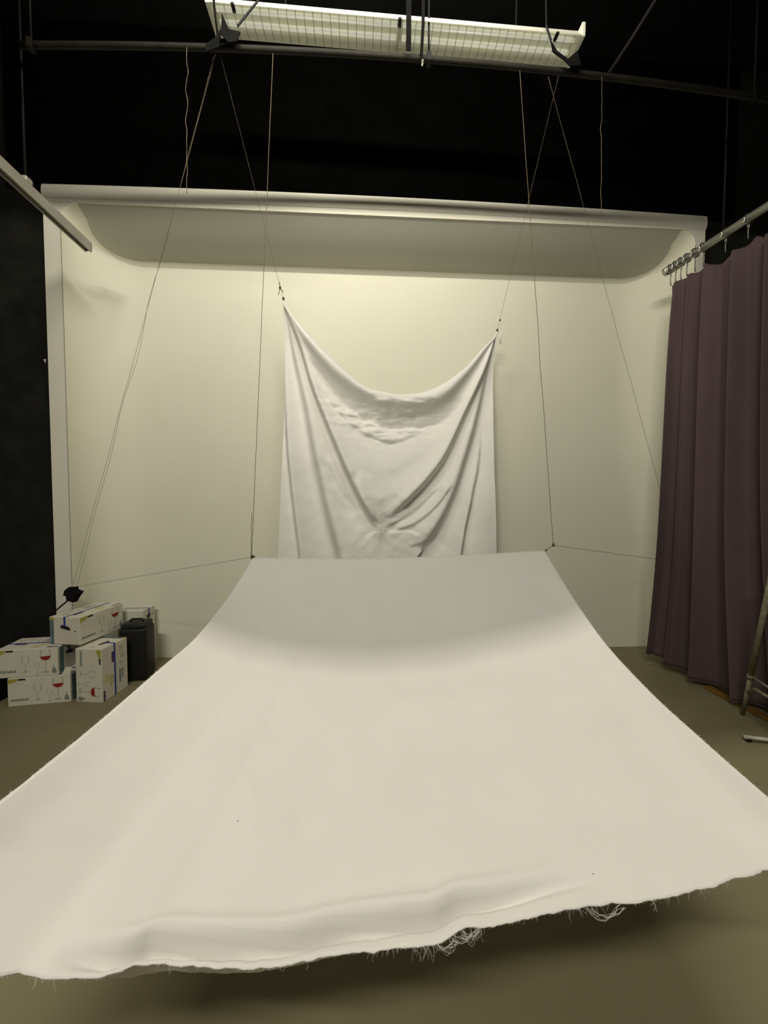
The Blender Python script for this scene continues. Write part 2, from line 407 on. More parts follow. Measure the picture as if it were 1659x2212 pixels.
def sdist(poly):
    """signed distance (positive on the right of the direction of travel), and arc position 0..1"""
    P = np.array(poly, float); best = np.full(X.shape, 1e9); sg = np.zeros(X.shape); ar = np.zeros(X.shape)
    seg = np.linalg.norm(np.diff(P, axis=0), axis=1); cum = np.r_[0, np.cumsum(seg)]
    for k in range(len(P)-1):
        d = (P[k+1]-P[k])/seg[k]; rx = X-P[k, 0]; rz = Z-P[k, 1]
        t = np.clip(rx*d[0]+rz*d[1], 0, seg[k]); ex = rx-t*d[0]; ez = rz-t*d[1]; D = np.hypot(ex, ez)
        cr = -(d[0]*rz-d[1]*rx)
        m = D < best; best = np.where(m, D, best); sg = np.where(m, np.sign(cr), sg); ar = np.where(m, (cum[k]+t)/cum[-1], ar)
    return best*sg, ar
disp = np.zeros(X.shape)
def cmr(poly, n=40): return spline([(a, b, 0) for a, b in poly], n)[:, :2]
dc = np.minimum(np.hypot(X+.652, Z-3.135), np.hypot(X-1.186, Z-2.92))
def fold(poly, amp, w, L, flip=False, t0=0.0, t1=1.0, soft=.12):
    """one drape edge: the cloth stands proud on the inner side of the line and steps back across it"""
    global disp
    s, a = sdist(cmr(poly)); s = -s if flip else s
    near_c = .04+.96*np.tanh(dc/.50)
    win = np.clip((a-t0+1e-6)/soft, 0, 1)*np.clip((t1-a+1e-6)/soft, 0, 1)
    disp += -2.3*amp*near_c*win*np.tanh(s/(w*near_c))*np.exp(-np.abs(s)/(L*near_c))
C1 = (-.640, 3.10); C2 = (1.178, 2.89)
fold([C1, (-.447, 2.787), (-.233, 2.525), (.003, 2.36), (.203, 2.285), (.485, 2.262), (.728, 2.325), (.931, 2.555), (1.113, 2.81), C2], .085, .085, .22, t0=-.12, t1=1.12)
fold([(-.47, 2.72), (-.15, 2.36), (.05, 2.20), (.25, 2.14), (.40, 2.15)], .012, .025, .06)
fold([(-.40, 2.50), (-.16, 2.20), (.03, 2.06), (.25, 1.985), (.50, 2.04)], .012, .02, .07)
fold([C1, (-.525, 2.80), (-.411, 2.42), (-.236, 1.97), (-.075, 1.60), (.08, 1.30), (.16, 1.20)], .052, .024, .11, t0=-.12, t1=1.0)
fold([C1, (-.575, 2.70), (-.489, 2.30), (-.395, 1.80), (-.298, 1.352), (-.20, .95), (-.15, .4)], .055, .05, .14, t0=-.12, t1=1.3)
fold([(-.65, 2.9), (-.655, 2.4), (-.637, 1.946), (-.594, 1.472), (-.535, .95), (-.50, .4)], .030, .022, .07, t0=0, t1=1.3, soft=.4)
fold([(-.03, 1.72), (-.01, 1.50), (.10, 1.32), (.19, 1.26)], .015, .03, .08)
fold([C2, (1.075, 2.58), (.913, 2.22), (.752, 1.875), (.60, 1.66), (.42, 1.47), (.236, 1.30)], .056, .028, .10, flip=True, t0=-.12, t1=1.0)
fold([C2, (1.105, 2.50), (1.02, 2.13), (.935, 1.85), (.83, 1.54), (.70, 1.27), (.55, 1.04)], .066, .055, .13, flip=True, t0=-.12, t1=1.05)
fold([(1.10, 2.20), (1.062, 1.80), (.985, 1.46), (.90, 1.05), (.84, .5)], .028, .022, .08, flip=True, t0=0, t1=1.3, soft=.35)
fold([(1.02, 1.55), (.94, 1.28), (.89, 1.0), (.86, .6)], .012, .012, .04, flip=True, t1=1.3)
fold([(.70, 1.60), (.50, 1.40), (.30, 1.27), (.20, 1.23)], .014, .018, .04, flip=True)
fold([(.80, 1.62), (.66, 1.42), (.47, 1.26), (.28, 1.19)], .013, .018, .05, flip=True)
fold([(.70, 1.20), (.55, 1.10), (.42, 1.06)], .005, .015, .05, flip=True)
fold([(.52, 1.16), (.40, 1.20), (.22, 1.185)], .008, .012, .04)
fold([(-.32, 1.85), (-.16, 1.55), (.0, 1.36)], .012, .03, .07)
fold([(-.30, 1.58), (-.15, 1.42), (.04, 1.31)], .004, .03, .07)
fold([(-.05, 1.76), (.22, 1.70), (.52, 1.86), (.70, 2.05)], .005, .05, .12)
fold([(.0, 1.50), (.18, 1.47), (.34, 1.54)], .004, .04, .08)
# star of gathers around the knot low in the middle
kx, kz = .165, 1.215; rr_ = np.hypot(X-kx, Z-kz); th = np.arctan2(Z-kz, X-kx)
dn = np.clip(.5-1.1*np.sin(th+.5), 0.05, 1)
disp += (.020*np.exp(-(rr_/.06)**2)+dn*.0045*np.cos(8*th+.6+3*rr_)*np.exp(-(rr_/.16)**2)*np.clip(rr_/.03, 0, 1)+dn*.0028*np.cos(13*th+1)*np.exp(-(rr_/.11)**2)*np.clip(rr_/.03, 0, 1))
# deep vertical billows of the lower hanging part, crumpled band under the swag
lowz = np.clip((1.9-Z)/1.2, 0, 1)
disp += .018*lowz*np.sin(X*7.5+.8)*np.tanh(dc/.5)
crum = np.zeros(X.shape)
for i in range(CU):
    for j in range(CV):
        x, z = X[i, j], Z[i, j]
        m = math.exp(-((x-.22)/.42)**2)*math.exp(-((z-2.17-.35*(x-.25)**2)/.15)**2)
        m2 = math.exp(-((x-.22)/.35)**2)*math.exp(-((z-1.25)/.2)**2)
        c = 0.0
        if m > .02: c += m*(.055*noise.noise(Vector((x*7+z*4, z*19, 2.2)))+.022*noise.noise(Vector((x*17, z*40, 8.2))))
        c += .012*noise.noise(Vector((x*3.2+z*1.5, z*2.6, 12.5)))+(.0032+.010*m2)*noise.noise(Vector((x*13, z*13, 4.4)))+.0011*noise.noise(Vector((x*33, z*20, 6.4)))
        crum[i, j] = c
disp += crum*(.1+.9*np.tanh(dc/.3))
# the swag's top edge rolls toward the room
tw = np.zeros(X.shape); tw[:] = np.linspace(0, 1, CV)[None, :]
ed = (top[:, 2][:, None]-Z)
disp += -.05*np.exp(-ed/.045)*np.tanh(dc/.25)
Yc = 3.36-disp*1.0
hv = np.stack([X, Yc, Z], 2)
sheet = empty('hanging_sheet', (.27, 3.36, 1.6))
hf = [(i*CV+j, i*CV+j+1, (i+1)*CV+j+1, (i+1)*CV+j) for i in range(CU-1) for j in range(CV-1)]
so = mesh_obj('cloth', local(hv.reshape(-1, 3), sheet), hf, M['sheet'], sheet, True)
md = so.modifiers.new('thick', 'SOLIDIFY'); md.thickness = 0.002; md.offset = 0
tag(sheet, 'creased white sheet draped in a swag from two corners against the back wall', 'sheet')
# gathered and tied corners, a loose tail at the right one
for (x, z, nm, d) in ((-.650, 3.135, 'tied_corner', (-.01, .03)), (1.188, 2.925, 'tied_corner', (.008, .03))):
    MB().tube(local([(x+.02*(1 if x < 0 else -1), 3.36, z-.05), (x, 3.36, z), (x+d[0], 3.36, z+d[1])], sheet), [.012, .007, .006], 8).build(nm, M['sheet'], sheet, True)
MB().tube(local([(1.192, 3.355, 2.93), (1.225, 3.35, 2.945), (1.215, 3.35, 2.90), (1.218, 3.35, 2.84)], sheet), [.004, .008, .009, .007], 6).build('loose_tail', M['sheet'], sheet, True)

# ================================================================== PIPE AND STRINGS
pipe = empty('ceiling_pipe', (0, 2.45, 4.17))
px = np.linspace(-1.97, 2.75, 40)
MB().tube([(x, 0, .014-.017*(x-.2)**2) for x in px], .018, 12).build('pipe', M['pipe'], pipe, True)
for x in (-1.90, .42, 2.55):
    MB().tube([(x, 0, -.017*(x-.2)**2+.03), (x, 0, CEIL-4.17)], .006, 8).build('hanger_rod', M['dark_steel'], pipe, True)
    MB().box((x, 0, .014-.017*(x-.2)**2), (.026, .048, .048)).build('pipe_clamp', M['pipe'] if x < 0 else M['dark_steel'], pipe)
MB().rbox((.378, -.02, -.028), (.014, .03, .016), .004).build('bright_bolt', M['chrome'], pipe)
tag(pipe, 'rusty horizontal pipe near the dark ceiling that the strings hang from', 'pipe')

def wob(a, b, n, amp, sd, taper=True):
    a = Vector(a); b = Vector(b); out = []
    for k in range(n):
        t = k/(n-1); w = math.sin(math.pi*t) if taper else 1
        out.append(a.lerp(b, t)+Vector((noise.noise(Vector((t*9, sd, 0))), noise.noise(Vector((t*9, sd, 7))), 0))*amp*w)
    return out
def string(name, paths, label, m='jute', r=.0017, knots=(), group='strings rigged from the pipe'):
    p0 = Vector(paths[0][0]); root = empty(name, p0)
    for k, p in enumerate(paths): MB().tube([Vector(q)-p0 for q in p], r, 6).build('strand', M[m], root, True)
    for c, rad in knots: MB().sphere(Vector(c)-p0, rad, 8, 6, (1, 1, 1.3), .5, 4).build('knot', M['jute_dark'], root, True)
    tag(root, label, 'string', group); return root
PZ = 4.172
string('string', [wob((-.521, 2.45, PZ), (-.700, 2.50, 1.118), 30, .004, 1), wob((-.695, 2.50, 1.40), (-.703, 2.498, 1.118), 14, .012, 2)],
       'taut jute string from the pipe to the far left corner of the white sling', knots=[((-.698, 2.5, 1.115), .010), ((-.685, 2.5, 1.117), .006)])
string('string', [wob((.991, 2.45, PZ), (1.289, 2.50, 1.175), 30, .004, 3), wob((1.289, 2.5, 1.175), (1.240, 2.503, 1.140), 6, .001, 4)],
       'taut jute string from the pipe to the far right corner of the white sling', knots=[((1.289, 2.5, 1.178), .009), ((1.240, 2.503, 1.142), .006)])
string('guy_string', [wob((-.700, 2.50, 1.112), (-2.205, 3.09, .80), 20, .006, 5)], 'thin guy line running left from the sling corner to the black bundle', 'jute_dark', .0011)
string('guy_string', [wob((1.289, 2.50, 1.175), (2.862, 3.42, .905), 20, .006, 6)], 'thin guy line running right from the sling corner behind the purple curtain', 'jute_dark', .0014)
string('guy_string', [wob((-.86, 2.46, PZ-.03), (-2.222, 3.09, .82), 30, .006, 7), wob((-.875, 2.47, PZ-.03), (-2.20, 3.10, .82), 30, .02, 8)],  # second strand stands in for the string's shadow on the wall
       'long string and shadow strand slanting down left across the alcove to the black bundle', 'jute', .0010)
string('guy_string', [wob((1.18, 2.46, PZ-.03), (2.862, 3.40, 1.24), 30, .008, 9)], 'long string slanting down right across the alcove behind the purple curtain', 'jute', .0012)
string('string', [wob((-.835, 2.42, PZ-.02), (-.652, 3.36, 3.165), 24, .004, 10)], 'string slanting from the pipe to the higher left corner of the hanging sheet', 'jute', .0012,
       knots=[((-.652, 3.36, 3.168), .011), ((-.672, 3.33, 3.245), .009)])
tailroot = bpy.data.objects['string.002']
for d in ((.030, -.01, -.045), (-.012, 0, -.06), (-.002, .0, .045)):
    p0 = tailroot.location; MB().tube([Vector((-.672, 3.33, 3.245))-p0, Vector((-.672, 3.33, 3.245))+Vector(d)-p0], .003, 5).build('string_tail', M['jute_dark'], tailroot)
string('string', [wob((1.245, 2.45, PZ-.02), (1.192, 3.36, 2.95), 24, .004, 12)], 'string slanting from the pipe to the lower right corner of the hanging sheet', 'jute', .0012,
       knots=[((1.192, 3.36, 2.955), .010), ((1.205, 3.33, 3.03), .007)])
string('string', [wob((-1.02, 2.44, PZ-.02), (-1.045, 2.46, 3.325), 40, .030, 14)], 'loose twisted string dangling from the left part of the pipe', 'jute', .0018)
string('string', [wob((1.517, 2.44, PZ-.02), (1.545, 2.46, 3.315), 40, .018, 15)], 'loose string dangling from the right part of the pipe', 'jute', .0016)

string('string', [wob((-.717, .458, .912), (-3.595, .05, 1.55), 12, .004, 16)], 'string tying the near left corner of the sling out past the left photo edge')
string('string', [wob((.987, .698, .757), (3.595, .10, 1.45), 12, .004, 17)], 'string tying the near right corner of the sling out past the right photo edge')

# ================================================================== FLUORESCENT FIXTURE
fix = empty('fluorescent_fixture', (.24, 2.52, 4.385)); fix.rotation_euler = (0, .014, 0)
FX0, FX1 = -1.125, 1.135
prof = [(-.085, 0), (-.080, .012), (-.062, .045), (-.03, .066), (.03, .066), (.062, .045), (.080, .012), (.085, 0), (.090, 0), (.086, .016), (.066, .052), (.034, .078), (-.034, .078), (-.066, .052), (-.086, .016), (-.090, 0)]
prof[0] = (-.092, -.004); prof[-1] = (-.096, .0)
o = MB().prism(prof, [(FX0, 0, 0), (0, 0, 0), (FX1, 0, 0)]).build('reflector', M['reflector'], fix)
for x in (FX0-.012, FX1+.012): MB().rbox((x, 0, .036), (.024, .19, .086), .006).build('end_cap', M['reflector'], fix)
for yy in (-.030, .036):
    for a, b in ((FX0+.02, -.012), (.012, FX1-.02)):
        MB().tube([(a, yy, .034), (b, yy, .034)], .013, 12).build('tube', M['tube_glass'], fix, True)
gw = MB()
for x in np.arange(FX0+.03, FX1-.02, .052):
    gw.tube([(x, -.086, .0), (x, -.06, -.012), (x, 0, -.018), (x, .06, -.012), (x, .086, .0)], .0016, 4)
for yy, zz in ((-.055, -.013),): gw.tube([(FX0, yy, zz), (FX1, yy, zz)], .0014, 4)
g = gw.build('wire_guard', M['wire'], fix); g['kind'] = 'stuff'
for x in (-.99, 0.0, .98): MB().rbox((x, -.075, -.004), (.02, .045, .014), .003).build('clip', M['dark_steel'], fix)
MB().rbox((.012, 0, .028), (.02, .15, .03), .004).build('lamp_holder', M['reflector'], fix)
for x in (-.7, .75): MB().tube([(x, 0, .07), (x, 0, CEIL-4.40)], .006, 6).build('suspension_rod', M['dark_steel'], fix)
tag(fix, 'long white fluorescent batten with wire guard hung near the dark ceiling', 'light fixture')
def band(name, pts, w, t, label, m='black_soft', cat='strap', group=None):
    pts = [Vector(p) for p in pts]; p0 = pts[0]; vs = []; fs = []
    for p in pts:
        q = p-p0
        vs += [q+Vector((-w/2, -t/2, 0)), q+Vector((w/2, -t/2, 0)), q+Vector((w/2, t/2, 0)), q+Vector((-w/2, t/2, 0))]
    for i in range(len(pts)-1):
        for k in range(4): k2 = (k+1) % 4; fs.append((i*4+k, i*4+k2, i*4+4+k2, i*4+4+k))
    fs += [(3, 2, 1, 0), tuple((len(pts)-1)*4+k for k in range(4))]
    o = MB().add(vs, fs).build(name, M[m]); o.location = p0; return tag(o, label, cat, group)
band('black_strap', [(.287, 2.36, CEIL), (.285, 2.36, 4.30), (.290, 2.40, 4.17)], .030, .004, 'wider black strap crossing in front of the white fluorescent batten')
band('black_strap', [(.375, 2.37, CEIL), (.372, 2.37, 4.30), (.370, 2.42, 4.17)], .018, .004, 'narrower black strap hanging right beside the wider one at the batten')
band('black_strap', [(-.83, 2.36, CEIL), (-.832, 2.36, 4.30), (-.83, 2.42, 4.17)], .012, .004, 'thin black strap at the left end of the fluorescent batten')
def flag(name, poly, y, label):
    n = len(poly); c = Vector((poly[0][0], y, poly[0][1]))
    vs = [Vector((a, y+.02*math.sin(i), b))-c for i, (a, b) in enumerate(poly)]+[Vector((a, y+.006+.02*math.sin(i), b))-c for i, (a, b) in enumerate(poly)]
    fs = [tuple(range(n)), tuple(range(2*n-1, n-1, -1))]+[(i, (i+1) % n, n+(i+1) % n, n+i) for i in range(n)]
    o = MB().add(vs, fs).build(name, M['black_soft']); o.location = c; return tag(o, label, 'cloth scrap')
fl = flag('black_cloth_scrap', [(-.80, 4.30), (-.765, 4.23), (-.70, 4.22), (-.715, 4.15), (-.76, 4.12), (-.80, 4.16), (-.82, 4.10), (-.90, 4.09), (-.90, 4.14), (-.84, 4.17), (-.80, 4.20)], 2.39, 'ragged black cloth scrap tied over the left end of the batten')
MB().tube([(.09, 0, -.07), (.21, 0, .08), (.26, 0, CEIL-4.30)], .006, 6).build('tie_cord', M['dark_steel'], fl)
fl2 = flag('black_cloth_scrap', [(1.16, 4.28), (1.21, 4.24), (1.28, 4.20), (1.33, 4.235), (1.345, 4.13), (1.27, 4.12), (1.245, 4.165), (1.18, 4.23)], 2.39, 'black cloth scrap hooked over the right end of the batten')
MB().tube([(.0, 0, .0), (-.03, 0, .08), (-.06, 0, CEIL-4.28)], .006, 6).build('tie_cord', M['dark_steel'], fl2)
cb = MB().tube([Vector((1.58, 2.46, 4.19)), Vector((1.66, 2.36, 4.30)), Vector((1.74, 2.2, 4.42)), Vector((1.83, 1.95, CEIL))], .012, 8).build('ceiling_cable', M['pipe'], None, True)
tag(cb, 'thick dark cable rising from the pipe to the ceiling right of the batten', 'cable')

# ================================================================== LEFT RAIL
rail = empty('ceiling_rail', (-2.03, 3.08, 3.36))
hw, hh, tk = .024, .034, .004
cprof = [(-hw, -hh), (-hw, hh), (hw, hh), (hw, -hh), (hw-.012, -hh), (hw-.012, -hh+tk), (hw-tk, -hh+tk), (hw-tk, hh-tk), (-hw+tk, hh-tk), (-hw+tk, -hh+tk), (-hw+.012, -hh+tk), (-hw+.012, -hh)]
def channel(y0, y1, dx):
    n = len(cprof); vs = [(a, y0, b) for a, b in cprof]+[(a+dx, y1, b) for a, b in cprof]
    fs = [(k, (k+1) % n, n+(k+1) % n, n+k) for k in range(n)]
    fs += [(0, 1, 9-0, 10) if False else (0, 1, 8, 9), (1, 2, 7, 8), (2, 3, 6, 7), (3, 4, 5, 6), (0, 9, 10, 11)]
    fs += [(n+9, n+8, n+1, n), (n+8, n+7, n+2, n+1), (n+7, n+6, n+3, n+2), (n+6, n+5, n+4, n+3), (n+11, n+10, n+9, n)]
    return MB().add(vs, fs)
channel(0, -3.6, .05).build('channel', M['zinc'], rail)
MB().box((0, .004, .004), (.044, .004, .052)).build('end_stop', M['dark_steel'], rail)
for y in (-.55, -2.4):
    MB().tube([(.008, y, .034), (.008, y, CEIL-3.36)], .006, 8).build('hanger_rod', M['dark_steel'], rail, True)
    MB().rbox((.008, y, .05), (.05, .05, .03), .006).build('hanger_bracket', M['zinc'], rail)
tag(rail, 'bare grey metal channel rail at upper left pointing into the alcove', 'rail')

# ================================================================== RIGHT RAIL + CURTAIN
rx0, ry0, rz0 = 2.541, 3.129, 3.375
trk = empty('curtain_rail', (rx0, ry0, rz0))
SL = .112                      # the rail drifts outward by this much per metre toward the camera
LEN = 3.4
def rp(s): return Vector((SL*s, -s, 0))
MB().tube([rp(0), rp(LEN)], .027, 16).build('pole', M['chrome'] if False else M['steel'], trk, True)
MB().tube([rp(-.012), rp(.02)], .034, 16).build('end_cap', M['steel'], trk, True)
for s in (.45, 1.6, 2.8):
    MB().tube([rp(s)+Vector((0, 0, .02)), rp(s)+Vector((0, 0, CEIL-rz0))], .006, 8).build('hanger_rod', M['dark_steel'], trk, True)
HS = [.04, .085, .13, .18, .245, .31, .47, .615, .80, .98, 1.2]
tag(trk, 'shiny steel curtain pole at upper right carrying the purple curtain', 'curtain rail')
def make_runner():
    root = empty('curtain_hook', (rx0, ry0, rz0)); n = 20
    ring = MB(); ring.tube([(.033*math.cos(a), 0, .033*math.sin(a)) for a in np.linspace(0, 2*math.pi, n+1)], .0045, 8, False)
    ring.build('ring', M['chrome'], root, True)
    MB().sphere((-.035, -.004, -.022), .012, 12, 10).build('ball', M['chrome'], root, True)
    MB().tube([(0, 0, -.036), (.004, 0, -.055), (-.002, 0, -.075), (0, 0, -.125), (.006, .004, -.135), (.008, .004, -.122)], .0035, 6).build('hook', M['hook_white'], root, True)
    MB().tube([(.008*math.cos(a), 0, -.050+.010*math.sin(a)) for a in np.linspace(0, 2*math.pi, 13)], .0022, 6, False).build('eyelet', M['chrome'], root, True)
    return root
def copy_tree(o, parent=None):
    c = o.copy(); COL.objects.link(c); c.parent = parent
    for ch in list(o.children): copy_tree(ch, c)
    return c
r0 = make_runner()
words = ['first', 'second', 'third', 'fourth', 'fifth', 'sixth', 'seventh', 'eighth', 'ninth', 'tenth', 'eleventh']
for k, s in enumerate(HS[:9]):
    o = r0 if k == 0 else copy_tree(r0)
    p = rp(s); o.location = (rx0+p.x, ry0+p.y, rz0)
    tag(o, 'steel ring and hook on the curtain pole, %s from its end at the alcove' % words[k], 'curtain hook', 'hooks along the curtain pole')
# curtain cloth
NS, NT = 520, 90
cv = np.zeros((NS, NT, 3))
smax = HS[-1]
for i in range(NS):
    s = smax*i/(NS-1)+.0
    # top edge: sagging between hooks
    k = max(0, min(len(HS)-2, int(np.searchsorted(HS, s))-1)); a, b = HS[k], HS[k+1]; t = min(1, max(0, (s-a)/(b-a))); gap = b-a
    sagz = .36*gap*4*t*(1-t)*(.85 if gap > .1 else .5)
    ztop = rz0-.135-sagz
    for j in range(NT):
        w = j/(NT-1)
        zbot = .052+.014*math.sin(s*9)+.08*math.exp(-(s/.10)**2)
        z = ztop+(zbot-ztop)*w
        # pleats: tight at the top end, broadening below
        warp = s+.05*w*math.sin(s*5+1)+.03*noise.noise(Vector((s*2, w*1.6, 3)))
        ph = 2*math.pi*(warp*7.2+.45*math.sin(warp*6.1))
        dense = math.exp(-(s/.30)**2)
        amp = (.024+.028*w**.5)*(1-.35*dense)*(1+.5*noise.noise(Vector((s*3.3, 0, 21))))
        fx = amp*(math.sin(ph)+.35*math.sin(2.3*ph+1.2))-amp*.9*math.exp(-(math.sin(ph*.5+.9)/.30)**2)-amp*.5*math.exp(-(math.sin(ph*.31+2.)/.16)**2)+.010*dense*math.sin(2*math.pi*s*16)*(1-.6*w)+.012*noise.noise(Vector((s*7, w*1.2, 9)))
        flare = .022+.045*w*min(1, max(0, (s-.35)/.3))+w**2.2*(.095*min(1, s/.35)-.012*math.exp(-(s/.12)**2))
        ysp = -s+.10*w**3.0*math.exp(-(s/.30)**2)+.020*math.cos(ph)*w
        cv[i, j] = (rx0+SL*s+fx+flare-.0*w, ry0-.03+ysp, z)
cur = empty('curtain', (rx0, ry0-.9, 0))
cf = [(i*NT+j, (i+1)*NT+j, (i+1)*NT+j+1, i*NT+j+1) for i in range(NS-1) for j in range(NT-1)]
co = mesh_obj('curtain_cloth', local(cv.reshape(-1, 3), cur), cf, M['curtain'], cur, True)
md = co.modifiers.new('thick', 'SOLIDIFY'); md.thickness = .004; md.offset = 0
tag(cur, 'long plum purple curtain in loose pleats hanging at the right side', 'curtain')
# heading tape and hem along the edges of the curtain
def strip(jj, th, m, nm, off):
    pts = [Vector(p)+Vector((off, 0, 0)) for p in local(cv[::6, jj], cur)]
    MB().tube(pts, th, 5).build(nm, M[m], cur, True)
strip(0, .004, 'curtain', 'heading_tape', 0); strip(NT-1, .005, 'curtain', 'hem', 0)

# wooden strip on the floor under the curtain, worn metal stand in front of it
wb = MB().rbox((0, 0, .012), (.06, 1.5, .024), .004).build('wooden_strip', M['wood']); wb.location = (2.745, 2.05, 0.001); wb.rotation_euler = (0, 0, .05)
tag(wb, 'varnished wooden floor strip showing under the purple curtain hem', 'wood strip')
st = empty('metal_stand', (2.55, 2.37, 0))
def stp(*p): return [Vector(q)-Vector((2.55, 2.37, 0)) for q in p]
LA, LB = Vector((2.622, 2.440, .004)), Vector((2.44, 2.12, 1.10))
MB().tube(stp(LA, LA.lerp(LB, .29)), .013, 10).build('leg', M['worn_metal'], st, True)
MB().tube(stp(LA.lerp(LB, .28), LB), .016, 10).build('leg_sleeve', M['worn_metal'], st, True)
MB().tube(stp(LA.lerp(LB, .27), LA.lerp(LB, .295)), .019, 10).build('collar', M['worn_metal'], st, True)
B0 = Vector((2.24, 1.58, .004)); B1 = Vector((2.44, 2.12, 1.10))
MB().tube(stp(B0, B1), .014, 10).build('leg', M['worn_metal'], st, True)
MB().tube(stp(LA.lerp(LB, .29)+Vector((-.01, -.03, 0)), B0.lerp(B1, .33)), .008, 8).build('cross_bar', M['zinc'], st, True)
MB().tube(stp(LA.lerp(LB, .17), LA.lerp(LB, .22)+Vector((-.05, -.09, .02)), B0.lerp(B1, .30)), .010, 8).build('brace', M['worn_metal'], st, True)
tag(st, 'worn grey folding metal stand leaning before the purple curtain', 'stand')
fb = empty('floor_bar', (2.36, 2.17, 0))
MB().tube([(-.01, .005, .024), (.35, -.10, .024)], .013, 10).build('bar', M['zinc'], fb, True)
for p in ((.012, -.002, .011), (.33, -.095, .011)): MB().rbox(p, (.03, .03, .022), .005).build('rubber_foot', M['bin'], fb)
tag(fb, 'light grey metal bar lying on the floor at right in front of the stand', 'metal bar')

# ================================================================== CARTONS
BL, BW, BH = .395, .248, .203
def decal(name, m, frame, polys, parent, off=.0008):
    """flat print: polygons (u,v in metres on the face) as thin plates; frame = (origin, udir, vdir, normal)"""
    o, ud, vd, n = [Vector(q) for q in frame]; mb = MB()
    for p in polys:
        k = len(p); a = [o+ud*x+vd*y+n*off for x, y in p]; b = [o+ud*x+vd*y for x, y in p]
        mb.add(a+b, [tuple(range(k))]+[(i, (i+1) % k, k+(i+1) % k, k+i) for i in range(k)])
    return mb.build(name, m, parent)
def rect(u0, v0, u1, v1): return [(u0, v0), (u1, v0), (u1, v1), (u0, v1)]
def ellipse(cx, cy, a, b, n=14, t0=0, t1=2*math.pi): return [(cx+a*math.cos(t), cy+b*math.sin(t)) for t in np.linspace(t0, t1, n, endpoint=(t1-t0 < 6.2))]
def glass(cx, v0, h, w):
    """outlined wine glass: two bowl sides, stem, foot"""
    bowl_b = v0+h*.48; P = []
    for s in (-1, 1):
        outer = [(cx+s*w*.40, v0+h), (cx+s*w*.5, v0+h*.74), (cx+s*w*.36, v0+h*.57), (cx, bowl_b)]
        inner = [(x-s*w*.09 if abs(x-cx) > 1e-6 else x, y+(.012*h if abs(x-cx) < 1e-6 else 0)) for x, y in outer]
        for i in range(3): P.append([outer[i], outer[i+1], inner[i+1], inner[i]])
    P.append(rect(cx-w*.035, v0+h*.06, cx+w*.035, bowl_b)); P.append(ellipse(cx, v0+h*.03, w*.34, h*.035))
    return P
